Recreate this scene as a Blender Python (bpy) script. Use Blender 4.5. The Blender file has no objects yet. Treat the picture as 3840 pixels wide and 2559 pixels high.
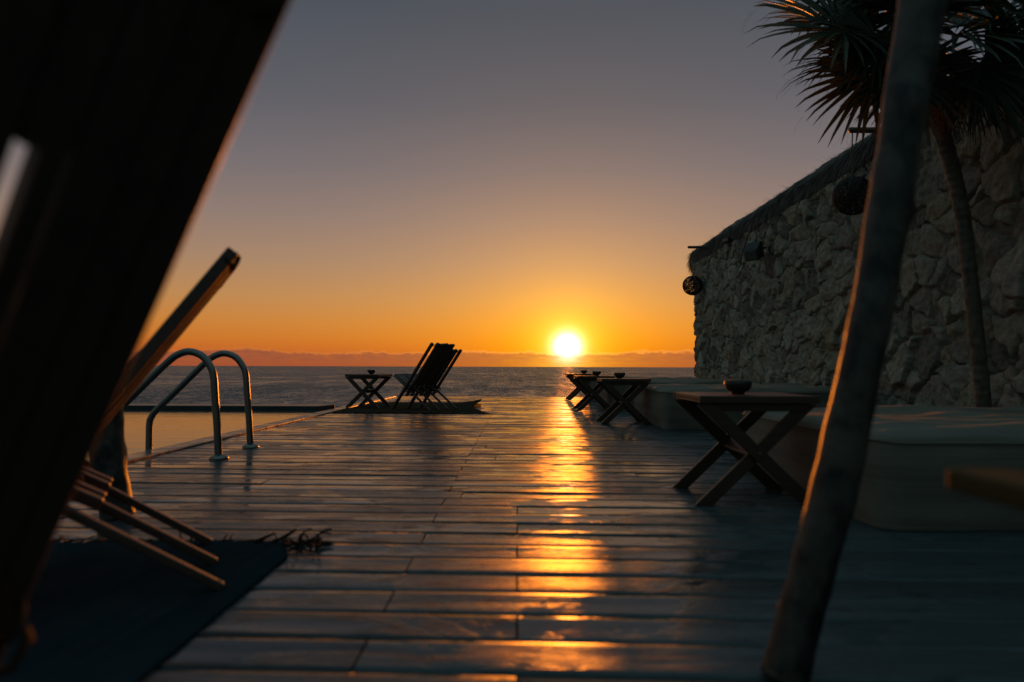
import bpy, math, random
import numpy as np
from mathutils import Vector, Matrix, noise
random.seed(7); rng = np.random.default_rng(11)
R = math.radians
SC = bpy.context.scene
COL = SC.collection

# ---------------------------------------------------------------- camera
cam_d = bpy.data.cameras.new('camera')
cam_d.sensor_width = 36.0
cam_d.lens = 24.0
cam_d.clip_start = 0.02
cam_d.clip_end = 90000
cam_d.dof.use_dof = True
cam_d.dof.focus_distance = 8.6
cam_d.dof.aperture_fstop = 2.0
cam = bpy.data.objects.new('camera', cam_d); COL.objects.link(cam)
cam.matrix_world = (Matrix.Translation((0, 0, .55)) @ Matrix.Rotation(R(.49), 4, 'Z')
                    @ Matrix.Rotation(R(92.16), 4, 'X') @ Matrix.Rotation(R(.18), 4, 'Z'))
SC.camera = cam

# ---------------------------------------------------------------- sun direction, sky
SUN_AZ, SUN_EL = R(4.14), R(1.69)          # azimuth east of +Y, elevation
SUN = Vector((math.sin(SUN_AZ)*math.cos(SUN_EL), math.cos(SUN_AZ)*math.cos(SUN_EL), math.sin(SUN_EL)))

world = bpy.data.worlds.new('World'); SC.world = world
world.use_nodes = True
nt = world.node_tree; nt.nodes.clear()

class NB:
    """small helper for building node graphs"""
    def __init__(s, nt): s.nt = nt
    def n(s, t, **k):
        x = s.nt.nodes.new(t)
        for a, b in k.items(): setattr(x, a, b)
        return x
    def l(s, a, b): s.nt.links.new(a, b)
    def m(s, op, a, b=None, c=None, clamp=False):
        x = s.n('ShaderNodeMath', operation=op); x.use_clamp = clamp
        for i, v in enumerate((a, b, c)):
            if v is None: continue
            if isinstance(v, (int, float)): x.inputs[i].default_value = v
            else: s.l(v, x.inputs[i])
        return x.outputs[0]
    def mix(s, f, a, b, mode='MIX'):
        x = s.n('ShaderNodeMix', data_type='RGBA', blend_type=mode)
        for i, v in ((0, f), (6, a), (7, b)):
            if isinstance(v, (int, float)): x.inputs[i].default_value = v
            elif isinstance(v, tuple): x.inputs[i].default_value = (*v, 1) if len(v) == 3 else v
            else: s.l(v, x.inputs[i])
        return x.outputs[2]
    def ramp(s, f, stops, interp='LINEAR'):
        x = s.n('ShaderNodeValToRGB'); cr = x.color_ramp; cr.interpolation = interp
        while len(cr.elements) < len(stops): cr.elements.new(.5)
        for e, (p, c) in zip(cr.elements, stops):
            e.position = p; e.color = (*c, 1) if len(c) == 3 else (c[0],)*3+(1,)
        s.l(f, x.inputs[0]); return x.outputs[0]
    def noise(s, vec, scale, detail=4, rough=.55, dist=0, dim='3D'):
        x = s.n('ShaderNodeTexNoise', noise_dimensions=dim)
        x.inputs['Scale'].default_value = scale; x.inputs['Detail'].default_value = detail
        x.inputs['Roughness'].default_value = rough; x.inputs['Distortion'].default_value = dist
        s.l(vec, x.inputs['Vector']); return x.outputs['Fac']
    def mapping(s, vec, scale=(1, 1, 1), loc=(0, 0, 0), rot=(0, 0, 0)):
        x = s.n('ShaderNodeMapping')
        x.inputs['Scale'].default_value = scale; x.inputs['Location'].default_value = loc
        x.inputs['Rotation'].default_value = rot
        s.l(vec, x.inputs['Vector']); return x.outputs[0]
    def maprange(s, v, a, b, c=0., d=1.):
        x = s.n('ShaderNodeMapRange')
        s.l(v, x.inputs[0])
        for i, q in enumerate((a, b, c, d)): x.inputs[i+1].default_value = q
        return x.outputs[0]

def srgb(r, g, b):
    f = lambda c: (c/255/12.92) if c/255 <= .04045 else ((c/255+.055)/1.055)**2.4
    return (f(r), f(g), f(b))

w = NB(nt)
tc = w.n('ShaderNodeTexCoord').outputs['Generated']
nrm = w.n('ShaderNodeVectorMath', operation='NORMALIZE'); w.l(tc, nrm.inputs[0])
sep = w.n('ShaderNodeSeparateXYZ'); w.l(nrm.outputs[0], sep.inputs[0])
elev = w.m('MULTIPLY', w.m('ARCSINE', sep.outputs[2]), 180/math.pi)      # degrees
az = w.m('MULTIPLY', w.m('ARCTAN2', sep.outputs[0], sep.outputs[1]), 180/math.pi)
# body of the sky: dusk gradient by elevation
stops = [(0.0, (166, 78, 44)), (1.3, (190, 98, 42)), (2.2, (196, 112, 44)), (3.6, (194, 124, 58)), (5.5, (182, 130, 80)),
         (8.5, (158, 126, 102)), (12, (134, 116, 110)), (16, (108, 103, 108)), (21, (84, 88, 98)), (28, (66, 76, 87)), (45, (76, 100, 108)), (90, (94, 126, 134))]
base = w.ramp(w.m('DIVIDE', elev, 90, clamp=True), [(e/90, srgb(*c)) for e, c in stops])
# the sky is duller away from the sun's side
azd = w.m('ABSOLUTE', w.m('SUBTRACT', az, math.degrees(SUN_AZ)))
back = w.ramp(w.m('DIVIDE', elev, 90, clamp=True), [(e/90, srgb(*c)) for e, c in
    [(0, (50, 68, 71)), (10, (57, 77, 80)), (30, (66, 89, 92)), (50, (80, 106, 112)), (90, (94, 126, 134))]])
base = w.mix(w.n('ShaderNodeClamp').outputs[0] if False else w.maprange(azd, 38, 115, 0, 1), base, back)
# band of low cloud on the horizon
comb = w.n('ShaderNodeCombineXYZ'); w.l(az, comb.inputs[0]); w.l(elev, comb.inputs[1])
cn1 = w.noise(w.mapping(comb.outputs[0], (.11, .2, 1), (4, 0, 0)), 1.0, 6, .6)
cn2 = w.noise(w.mapping(comb.outputs[0], (1.5, 2.4, 1)), 1.0, 5, .62)
top = w.m('ADD', w.m('ADD', .24, w.m('MULTIPLY', cn1, 1.95)), w.m('MULTIPLY', w.m('SUBTRACT', cn2, .5), .60))
cl = w.m('SUBTRACT', top, elev)
cloud = w.maprange(cl, -.03, .20, 0, 1)
clow = w.maprange(elev, .0, .9, .45, 1)
cn3 = w.noise(w.mapping(comb.outputs[0], (.8, 5, 1), (3, 1, 0)), 1.0, 5, .6)
cmask = w.m('MULTIPLY', w.m('MULTIPLY', cloud, clow), w.maprange(cn3, .3, .65, .55, 1), clamp=True)
rim = w.m('MULTIPLY', w.maprange(cl, -.10, .03, 0, 1), w.maprange(cl, .03, .16, 1, 0))
base = w.mix(w.m('MULTIPLY', cmask, .92), base, srgb(134, 74, 60))
# sun and its glow
dv = w.n('ShaderNodeVectorMath', operation='DISTANCE'); w.l(nrm.outputs[0], dv.inputs[0]); dv.inputs[1].default_value = SUN
th = w.m('MULTIPLY', dv.outputs['Value'], 180/math.pi)
def scaled(f, col):
    return w.mix(1.0, w.ramp(w.m('MULTIPLY', f, 1.0), [(0, (0, 0, 0)), (1, (1, 1, 1))]), col, 'MULTIPLY')
def vscale(f, col):
    x = w.n('ShaderNodeVectorMath', operation='SCALE'); x.inputs[0].default_value = col; w.l(f, x.inputs['Scale']); return x.outputs[0]
def vadd(a, b):
    x = w.n('ShaderNodeVectorMath', operation='ADD'); w.l(a, x.inputs[0]); w.l(b, x.inputs[1]); return x.outputs[0]
g_core = w.m('EXPONENT', w.m('MULTIPLY', w.m('POWER', w.m('DIVIDE', th, .60), 1.4), -1))
g_mid = w.m('EXPONENT', w.m('DIVIDE', th, -1.5))
g_wide = w.m('EXPONENT', w.m('DIVIDE', th, -5.6))
g_far = w.m('EXPONENT', w.m('DIVIDE', th, -15.0))
dim = w.m('SUBTRACT', 1, w.m('MULTIPLY', cmask, .62))
glow = vadd(vadd(vscale(g_core, (9, 8.6, 7.6)), vscale(g_mid, (1.6, 1.15, .16))), vadd(vscale(g_wide, (.54, .20, -.045)), vscale(g_far, (.07, .025, -.004))))
gs = w.n('ShaderNodeVectorMath', operation='SCALE'); w.l(glow, gs.inputs[0]); w.l(dim, gs.inputs['Scale'])
tot = vadd(base, gs.outputs[0])
rimc = vscale(w.m('MULTIPLY', rim, w.m('MULTIPLY', g_far, .30)), (1, .5, .16))
tot = vadd(tot, rimc)
mx0 = w.n('ShaderNodeVectorMath', operation='MAXIMUM'); w.l(tot, mx0.inputs[0]); mx0.inputs[1].default_value = (.001, .001, .001); tot = mx0.outputs[0]
bg1 = w.n('ShaderNodeBackground'); w.l(tot, bg1.inputs[0]); bg1.inputs[1].default_value = 1.0
sky = w.n('ShaderNodeTexSky', sky_type='NISHITA')
sky.sun_disc = False; sky.sun_elevation = SUN_EL; sky.sun_rotation = SUN_AZ; sky.dust_density = 2.0
bg2 = w.n('ShaderNodeBackground'); w.l(sky.outputs[0], bg2.inputs[0]); bg2.inputs[1].default_value = .01
adds = w.n('ShaderNodeAddShader'); w.l(bg1.outputs[0], adds.inputs[0]); w.l(bg2.outputs[0], adds.inputs[1])
wo = w.n('ShaderNodeOutputWorld'); w.l(adds.outputs[0], wo.inputs[0])

sd = bpy.data.lights.new('sun', 'SUN'); sd.energy = 2.3; sd.angle = R(.55); sd.color = (1, .24, .015)
so = bpy.data.objects.new('sun', sd); COL.objects.link(so)
so.rotation_euler = (-SUN).to_track_quat('-Z', 'Y').to_euler(); so.location = (2, 9, 6)

SC.view_settings.view_transform = 'Standard'; SC.view_settings.look = 'None'
SC.view_settings.exposure = 0.0; SC.view_settings.gamma = 1.0
SC.render.engine = 'CYCLES'
SC.cycles.use_denoising = True
SC.cycles.max_bounces = 6
SC.cycles.sample_clamp_indirect = 4.0
SC.cycles.sample_clamp_direct = 3.6
SC.cycles.caustics_reflective = False; SC.cycles.caustics_refractive = False

# ---------------------------------------------------------------- mesh helpers
class MB:
    def __init__(s): s.v = []; s.f = []
    def add(s, vs, fs):
        o = len(s.v); s.v.extend([tuple(map(float, q)) for q in vs]); s.f.extend([tuple(i+o for i in f) for f in fs])
    def stick(s, p, q, wdir, wid, thk, ends=True):
        """bar of rectangular section between p and q; wid measured along wdir"""
        p, q, wd = Vector(p), Vector(q), Vector(wdir).normalized()
        d = (q-p).normalized(); wd = (wd - d*wd.dot(d)).normalized(); t = d.cross(wd)
        vs = []
        for c in (p, q):
            for a, b in ((-1, -1), (1, -1), (1, 1), (-1, 1)): vs.append(c + wd*a*wid/2 + t*b*thk/2)
        s.add(vs, [(3, 2, 1, 0), (4, 5, 6, 7), (0, 1, 5, 4), (1, 2, 6, 5), (2, 3, 7, 6), (3, 0, 4, 7)])
    def box(s, a, b):
        (x0, y0, z0), (x1, y1, z1) = a, b
        s.add([(x0, y0, z0), (x1, y0, z0), (x1, y1, z0), (x0, y1, z0), (x0, y0, z1), (x1, y0, z1), (x1, y1, z1), (x0, y1, z1)],
              [(3, 2, 1, 0), (4, 5, 6, 7), (0, 1, 5, 4), (1, 2, 6, 5), (2, 3, 7, 6), (3, 0, 4, 7)])
    def tube(s, pts, rad, n=8, closed=False, cap=True):
        pts = [Vector(p) for p in pts]; m = len(pts)
        rad = [rad]*m if isinstance(rad, (int, float)) else rad
        vs = []; prev = None
        for i, p in enumerate(pts):
            if closed: t = pts[(i+1) % m]-pts[i-1]
            else: t = pts[min(i+1, m-1)]-pts[max(i-1, 0)]
            t.normalize()
            if prev is None:
                a = Vector((0, 0, 1)) if abs(t.z) < .9 else Vector((1, 0, 0)); u = t.cross(a).normalized()
            else: u = (prev - t*prev.dot(t)).normalized()
            prev = u; b = t.cross(u)
            for k in range(n):
                an = 2*math.pi*k/n; vs.append(p+(u*math.cos(an)+b*math.sin(an))*rad[i])
        fs = []
        for i in range(m if closed else m-1):
            j = (i+1) % m
            for k in range(n): fs.append((i*n+k, i*n+(k+1) % n, j*n+(k+1) % n, j*n+k))
        if cap and not closed: fs += [tuple(range(n))[::-1], tuple((m-1)*n+k for k in range(n))]
        s.add(vs, fs)
    def lathe(s, prof, n=32, c=(0, 0, 0)):
        vs = []; m = len(prof)
        for r, z in prof:
            for k in range(n):
                a = 2*math.pi*k/n; vs.append((c[0]+r*math.cos(a), c[1]+r*math.sin(a), c[2]+z))
        fs = [(i*n+k, i*n+(k+1) % n, (i+1)*n+(k+1) % n, (i+1)*n+k) for i in range(m-1) for k in range(n)]
        fs += [tuple(range(n))[::-1], tuple((m-1)*n+k for k in range(n))]
        s.add(vs, fs)
    def grid(s, P):
        """P: array (a,b,3)"""
        a, b = P.shape[:2]
        s.add(P.reshape(-1, 3).tolist(), [(i*b+j, i*b+j+1, (i+1)*b+j+1, (i+1)*b+j) for i in range(a-1) for j in range(b-1)])
    def build(s, name, mat, parent=None, smooth=False, bevel=0, seg=2, loc=None, fixn=True):
        me = bpy.data.meshes.new(name); me.from_pydata(s.v, [], s.f); me.validate()
        o = bpy.data.objects.new(name, me); COL.objects.link(o)
        me.materials.append(mat)
        if fixn:
            import bmesh
            bm = bmesh.new(); bm.from_mesh(me); bmesh.ops.recalc_face_normals(bm, faces=bm.faces); bm.to_mesh(me); bm.free()
        if smooth: me.polygons.foreach_set('use_smooth', [True]*len(me.polygons))
        if bevel:
            m = o.modifiers.new('bevel', 'BEVEL'); m.width = bevel; m.segments = seg; m.limit_method = 'ANGLE'
        if parent: o.parent = parent
        if loc: o.location = loc
        return o

def tag(o, label=None, cat=None, group=None, kind=None):
    for k, v in (('label', label), ('category', cat), ('group', group), ('kind', kind)):
        if v: o[k] = v
    return o
def empty(name, loc, rz, label, cat, group=None):
    o = bpy.data.objects.new(name, None); COL.objects.link(o); o.location = loc; o.rotation_euler = (0, 0, rz)
    o.empty_display_size = .1
    return tag(o, label, cat, group)
def kids(o): return [c for c in bpy.data.objects if c.parent == o]
def copy_tree(o, parent=None):
    c = o.copy(); COL.objects.link(c); c.parent = parent
    for k in kids(o): copy_tree(k, c)
    return c

# ---------------------------------------------------------------- materials
def mat(name):
    m = bpy.data.materials.new(name); m.use_nodes = True
    b = NB(m.node_tree); bs = m.node_tree.nodes['Principled BSDF']
    b.bs = bs; b.obj = b.n('ShaderNodeTexCoord').outputs['Object']; b.pos = b.n('ShaderNodeNewGeometry').outputs['Position']
    return m, b
def bump(b, h, strength=.5, dist=.01, normal=None):
    x = b.n('ShaderNodeBump'); x.inputs['Strength'].default_value = strength; x.inputs['Distance'].default_value = dist
    b.l(h, x.inputs['Height'])
    if normal: b.l(normal, x.inputs['Normal'])
    return x.outputs[0]

def slope_normal(b, layers, gain=None):
    """geometry normal tilted by signed noise slopes: layers of (scale xyz, slope xyz, detail)"""
    def vmath(op, x, y):
        q = b.n('ShaderNodeVectorMath', operation=op); b.l(x, q.inputs[0])
        if isinstance(y, tuple): q.inputs[1].default_value = y
        else: b.l(y, q.inputs['Scale'] if op == 'SCALE' else q.inputs[1])
        return q.outputs[0]
    tot = None
    for sc_, k_, dt in layers:
        x = b.n('ShaderNodeTexNoise'); x.inputs['Scale'].default_value = 1; x.inputs['Detail'].default_value = dt
        b.l(b.mapping(b.pos, sc_), x.inputs['Vector'])
        q = vmath('MULTIPLY', vmath('SUBTRACT', x.outputs['Color'], (.5, .5, .5)), k_)
        tot = q if tot is None else vmath('ADD', tot, q)
    if gain is not None: tot = vmath('SCALE', tot, gain)
    g = b.n('ShaderNodeNewGeometry').outputs['Normal']
    q = b.n('ShaderNodeVectorMath', operation='NORMALIZE'); b.l(vmath('ADD', tot, g), q.inputs[0])
    return q.outputs[0]
def wood_mat(name, c1, c2, rough=.5, scale=(3, 40, 40), bs=.4, spec=.5):
    m, b = mat(name)
    v = b.mapping(b.obj, scale)
    n = b.noise(v, 1.0, 6, .6, .4)
    n2 = b.noise(b.obj, 6, 3)
    c = b.ramp(n, [(.25, c1), (.75, c2)])
    c = b.mix(b.m('MULTIPLY', n2, .5), c, tuple(q*.55 for q in c1))
    b.l(c, b.bs.inputs['Base Color'])
    b.l(b.maprange(n, .2, .8, rough-.12, rough+.15), b.bs.inputs['Roughness'])
    b.bs.inputs['Specular IOR Level'].default_value = spec
    b.l(bump(b, n, bs, .003), b.bs.inputs['Normal'])
    return m
M = {}
M['table'] = wood_mat('table_wood', (.052, .028, .017), (.11, .058, .033), .42)
M['chair'] = wood_mat('chair_wood', (.075, .046, .034), (.14, .088, .064), .45)
M['stool'] = wood_mat('stool_wood', (.075, .050, .018), (.12, .080, .030), .75, spec=.2)

# wet deck boards
m, b = mat('wet_deck_wood'); M['deck'] = m
rndn = b.n('ShaderNodeAttribute', attribute_name='board'); rnd = rndn.outputs['Fac']
off = b.n('ShaderNodeVectorMath', operation='SCALE'); off.inputs[0].default_value = (7.3, 3.1, 5.7); b.l(rnd, off.inputs['Scale'])
pv = b.n('ShaderNodeVectorMath', operation='ADD'); b.l(b.pos, pv.inputs[0]); b.l(off.outputs[0], pv.inputs[1])
grain = b.noise(b.mapping(pv.outputs[0], (2.2, 60, 20)), 1.0, 7, .62, .6)
fine = b.noise(b.mapping(pv.outputs[0], (14, 240, 20)), 1.0, 4, .6)
blot = b.noise(b.mapping(b.pos, (1.3, 3.0, 1)), 1.0, 7, .66, .8)
film = b.noise(b.mapping(b.pos, (2.6, 9, 1)), 1.0, 5, .6, .4)
c = b.ramp(grain, [(.25, (.032, .050, .057)), (.75, (.092, .128, .138))])
c = b.mix(b.m('MULTIPLY', rnd, .8), c, (.028, .036, .040))
spots = b.noise(b.mapping(b.pos, (5, 14, 1)), 1.0, 6, .7, .5)
c = b.mix(b.maprange(spots, .56, .68, 0, .7), c, (.012, .014, .015))
spotm = b.maprange(b.m('ADD', b.m('MULTIPLY', spots, .6), b.m('MULTIPLY', b.noise(b.mapping(b.pos, (14, 60, 1)), 1.0, 5, .7), .4)), .50, .60, 0, 1)
b.l(b.maprange(spotm, 0, 1, .34, .12), b.bs.inputs['Specular IOR Level'])
b.l(c, b.bs.inputs['Base Color'])
puddle = b.maprange(b.m('ADD', b.m('MULTIPLY', blot, .75), b.m('MULTIPLY', film, .25)), .505, .535, 0, 1)
ro = b.maprange(b.m('ADD', b.m('MULTIPLY', grain, .45), b.m('MULTIPLY', film, .55)), .34, .66, .15, .44)
mx = b.n('ShaderNodeMix'); b.l(puddle, mx.inputs[0]); b.l(ro, mx.inputs[2]); mx.inputs[3].default_value = .05
b.l(b.m('ADD', mx.outputs[0], b.m('MULTIPLY', spotm, .16)), b.bs.inputs['Roughness'])
h = b.m('ADD', b.m('MULTIPLY', grain, .6), b.m('MULTIPLY', fine, .4))
h = b.m('MULTIPLY', h, b.m('SUBTRACT', 1, b.m('MULTIPLY', puddle, .8)))
wetgain = b.maprange(puddle, 0, 1, 1.05, .22)
sn = slope_normal(b, (((.7, 11, 1), (.03, .17, 0), 3), ((2.6, 46, 1), (.05, .20, 0), 3), ((9, 150, 1), (.05, .16, 0), 2), ((60, 90, 1), (.10, .10, 0), 2)), wetgain)
n1 = bump(b, h, .6, .0022, sn)
n3 = bump(b, b.noise(b.pos, 150, 2, .5), .35, .0006, n1)
b.l(n3, b.bs.inputs['Normal'])

# sea
m, b = mat('sea_water'); M['sea'] = m
b.bs.inputs['Base Color'].default_value = (.030, .070, .090, 1)
b.bs.inputs['Roughness'].default_value = .16
b.bs.inputs['IOR'].default_value = 1.33
lanes = b.noise(b.mapping(b.pos, (.004, .018, 1)), 1.0, 3, .6)
swell = b.noise(b.mapping(b.pos, (.22, .055, 1)), 1.0, 8, .74)
swell2 = b.noise(b.mapping(b.pos, (.012, .05, 1)), 1.0, 3, .5)
swell = b.m('ADD', b.m('MULTIPLY', swell, .75), b.m('MULTIPLY', swell2, .25))
def vm(op, *a):
    x = b.n('ShaderNodeVectorMath', operation=op)
    for i, q in enumerate(a):
        if isinstance(q, tuple): x.inputs[i].default_value = q
        elif isinstance(q, (int, float)): x.inputs['Scale'].default_value = q
        else: b.l(q, x.inputs['Scale'] if (op == 'SCALE' and i == 1) else x.inputs[i])
    return x.outputs[0]
nv = None
for sc_, k_ in (((.25, .5, 1), (.5, .9, 0)), ((1.6, 2.2, 1), (.8, 1.3, 0)), ((7, 9, 1), (.5, .8, 0))):
    x = b.n('ShaderNodeTexNoise'); x.inputs['Scale'].default_value = 1; x.inputs['Detail'].default_value = 3
    b.l(b.mapping(b.pos, sc_), x.inputs['Vector'])
    q = vm('MULTIPLY', vm('SUBTRACT', x.outputs['Color'], (.5, .5, .5)), k_)
    nv = q if nv is None else vm('ADD', nv, q)
nv = vm('MULTIPLY', vm('ABSOLUTE', nv), (1, -1, 0))
xs_ = b.n('ShaderNodeTexNoise'); xs_.inputs['Scale'].default_value = 1; b.l(b.mapping(b.pos, (2.1, 3.1, 1), (5, 5, 5)), xs_.inputs['Vector'])
nv = vm('ADD', vm('MULTIPLY', nv, (0, 1, 0)), vm('MULTIPLY', vm('SUBTRACT', xs_.outputs['Color'], (.5, .5, .5)), (.30, 0, 0)))
nv = vm('SCALE', nv, b.maprange(swell, .38, .62, .5, 4.6))
b.l(vm('NORMALIZE', vm('ADD', nv, (0, 0, 1))), b.bs.inputs['Normal'])
b.l(b.maprange(lanes, .3, .7, .16, .26), b.bs.inputs['Roughness'])

# pool water
m, b = mat('pool_water'); M['pool'] = m
b.bs.inputs['Base Color'].default_value = (.03, .05, .05, 1)
b.bs.inputs['Roughness'].default_value = .10
b.bs.inputs['IOR'].default_value = 1.33
b.l(bump(b, b.noise(b.mapping(b.pos, (1.5, 5, 1)), 1.0, 4, .6), .6, .009), b.bs.inputs['Normal'])

# stones
def stone_mat(name, attr=True, k=1.0):
    m, b = mat(name)
    n = b.noise(b.pos, 9, 6, .65); n2 = b.noise(b.pos, 55, 5, .7)
    c = b.ramp(n, [(.25, (.22*k, .215*k, .185*k)), (.5, (.39*k, .385*k, .335*k)), (.75, (.55*k, .54*k, .475*k))])
    if attr:
        a = b.n('ShaderNodeAttribute', attribute_name='stone').outputs['Fac']
        tint = b.ramp(a, [(0, (.48, .47, .46)), (.35, (.85, .80, .72)), (.6, (1, .97, .92)), (.8, (.92, .82, .66)), (1, (1.12, 1.1, 1.05))])
        c = b.mix(1.0, c, tint, 'MULTIPLY')
    pit = b.maprange(n2, .30, .42, .35, 1)
    c = b.mix(1.0, c, b.ramp(pit, [(0, (0, 0, 0)), (1, (1, 1, 1))]), 'MULTIPLY')
    b.l(c, b.bs.inputs['Base Color']); b.bs.inputs['Roughness'].default_value = .92
    b.bs.inputs['Specular IOR Level'].default_value = .25
    nn = bump(b, b.noise(b.pos, 24, 6, .7), 1.0, .022)
    b.l(bump(b, n2, .9, .006, nn), b.bs.inputs['Normal'])
    return m
M['stone'] = stone_mat('limestone_rubble')
m, b = mat('coping_stone'); M['coping'] = m
n = b.noise(b.pos, 5, 5, .6)
b.l(b.ramp(n, [(.3, (.07, .068, .062)), (.7, (.13, .125, .115))]), b.bs.inputs['Base Color'])
b.l(b.maprange(n, .3, .7, .18, .42), b.bs.inputs['Roughness'])
b.l(bump(b, b.noise(b.pos, 60, 4, .6), .4, .002), b.bs.inputs['Normal'])
m, b = mat('pool_tile'); M['tile'] = m
b.l(b.ramp(b.noise(b.pos, 3, 3), [(.3, (.016, .026, .028)), (.7, (.028, .040, .042))]), b.bs.inputs['Base Color'])
b.bs.inputs['Roughness'].default_value = .35
m, b = mat('sandy_ground'); M['ground'] = m
b.l(b.ramp(b.noise(b.pos, 1.3, 6), [(.3, (.10, .085, .06)), (.7, (.20, .17, .13))]), b.bs.inputs['Base Color'])
b.bs.inputs['Roughness'].default_value = .95

# cloth
def cloth_mat(name, c1, c2, sc=(1, 1, 1), weave=320, bs=.5, rough=.9, line=60):
    m, b = mat(name)
    n = b.noise(b.mapping(b.obj, sc), 4, 4, .6)
    ln = b.noise(b.mapping(b.obj, (1.2, 1.2, line)), 1.0, 4, .6)
    b.l(b.ramp(b.m('ADD', b.m('MULTIPLY', n, .5), b.m('MULTIPLY', ln, .5)), [(.3, c1), (.7, c2)]), b.bs.inputs['Base Color'])
    b.bs.inputs['Roughness'].default_value = rough; b.bs.inputs['Specular IOR Level'].default_value = .2
    if 'rug' in name: b.bs.inputs['Specular IOR Level'].default_value = 0
    nn = bump(b, ln, .5, .004)
    b.l(bump(b, b.noise(b.obj, weave, 2, .5), bs, .0012, nn), b.bs.inputs['Normal'])
    return m
M['linen'] = cloth_mat('grey_linen', (.165, .150, .120), (.25, .228, .185))
M['rug'] = cloth_mat('navy_rug', (.012, .022, .030), (.032, .052, .064), weave=240, bs=.9, line=1, rough=1.0)
M['rug2'] = cloth_mat('brown_rug', (.035, .028, .020), (.07, .056, .038), weave=240, bs=.9, line=1)
M['fringe'] = cloth_mat('fringe_yarn', (.018, .018, .018), (.05, .042, .03), line=1)
M['rope'] = cloth_mat('hemp_rope', (.16, .11, .06), (.28, .20, .11), line=1)
M['darkrope'] = cloth_mat('dark_cord', (.03, .02, .012), (.07, .045, .025), line=1)

m, b = mat('brushed_steel'); M['steel'] = m
b.bs.inputs['Metallic'].default_value = 1; b.bs.inputs['Base Color'].default_value = (.22, .225, .21, 1)
b.l(b.maprange(b.noise(b.mapping(b.obj, (1, 1, 1)), 14, 5, .7), .3, .7, .22, .42), b.bs.inputs['Roughness'])
m, b = mat('black_ceramic'); M['bowl'] = m
b.l(b.ramp(b.noise(b.obj, 30, 4), [(.3, (.020, .016, .013)), (.7, (.045, .035, .028))]), b.bs.inputs['Base Color'])
b.bs.inputs['Roughness'].default_value = .5
m, b = mat('dark_wicker'); M['wicker'] = m
b.l(b.ramp(b.noise(b.obj, 25, 3), [(.3, (.016, .010, .007)), (.7, (.05, .030, .018))]), b.bs.inputs['Base Color'])
b.bs.inputs['Roughness'].default_value = .6
m, b = mat('black_plastic'); M['black'] = m
b.l(b.ramp(b.noise(b.obj, 12, 3), [(.3, (.020, .021, .022)), (.7, (.035, .036, .038))]), b.bs.inputs['Base Color'])
b.bs.inputs['Roughness'].default_value = .5
m, b = mat('grille_grey'); M['grille'] = m
b.l(b.ramp(b.noise(b.obj, 200, 2), [(.4, (.03, .03, .03)), (.6, (.12, .115, .105))]), b.bs.inputs['Base Color'])
b.bs.inputs['Roughness'].default_value = .6
m, b = mat('dull_glass'); M['lens'] = m
b.bs.inputs['Base Color'].default_value = (.05, .05, .05, 1); b.bs.inputs['Roughness'].default_value = .15

def bark_mat(name, c1, c2, c3, sz=18):
    m, b = mat(name)
    n = b.noise(b.mapping(b.pos, (1, 1, .45)), sz, 6, .65, .4); n2 = b.noise(b.pos, 7, 4, .6)
    c = b.ramp(b.m('ADD', b.m('MULTIPLY', n, .6), b.m('MULTIPLY', b.noise(b.pos, 26, 3, .5), .4)), [(.42, c1), (.60, c2)])
    c = b.mix(b.maprange(n2, .52, .62, 0, .75), c, c3)
    b.l(c, b.bs.inputs['Base Color']); b.bs.inputs['Roughness'].default_value = .55
    b.bs.inputs['Specular IOR Level'].default_value = .5
    nn = bump(b, n, .9, .006)
    b.l(bump(b, b.noise(b.pos, 120, 4, .6), .7, .0015, nn), b.bs.inputs['Normal'])
    return m
M['pole'] = bark_mat('pole_bark', (.010, .012, .011), (.085, .078, .062), (.11, .10, .072))
M['palmbark'] = bark_mat('palm_bark', (.07, .058, .042), (.16, .13, .095), (.10, .09, .065), 30)

def leaf_mat(name, c1, c2, tr=.35):
    m, b = mat(name)
    c = b.ramp(b.m('ADD', b.m('MULTIPLY', b.noise(b.pos, 6, 4), .5), b.m('MULTIPLY', b.noise(b.pos, 60, 2), .5)), [(.38, c1), (.62, c2)])
    b.l(c, b.bs.inputs['Base Color']); b.bs.inputs['Roughness'].default_value = .42
    t = b.n('ShaderNodeBsdfTranslucent'); b.l(b.mix(.35, c, (.14, .12, .02)), t.inputs[0])
    ms = b.n('ShaderNodeMixShader'); ms.inputs[0].default_value = tr
    b.l(b.bs.outputs[0], ms.inputs[1]); b.l(t.outputs[0], ms.inputs[2])
    b.l(ms.outputs[0], m.node_tree.nodes['Material Output'].inputs[0])
    return m
M['leaf'] = leaf_mat('palm_leaf', (.020, .036, .018), (.040, .060, .026), .10)
M['deadleaf'] = leaf_mat('dry_palm_leaf', (.06, .048, .03), (.12, .095, .06), .10)
M['thatch'] = leaf_mat('dry_thatch', (.035, .034, .024), (.19, .165, .12), .10)

# ---------------------------------------------------------------- sea, ground, deck, pool
s = MB(); s.add([(-60000, -3000, -2.5), (60000, -3000, -2.5), (60000, 80000, -2.5), (-60000, 80000, -2.5)], [(0, 1, 2, 3)])
tag(s.build('sea', M['sea']), kind='structure')
s = MB(); s.box((-2.28, -6, -4), (14, 12.45, -.16)); tag(s.build('ground', M['ground']), kind='structure')

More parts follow.
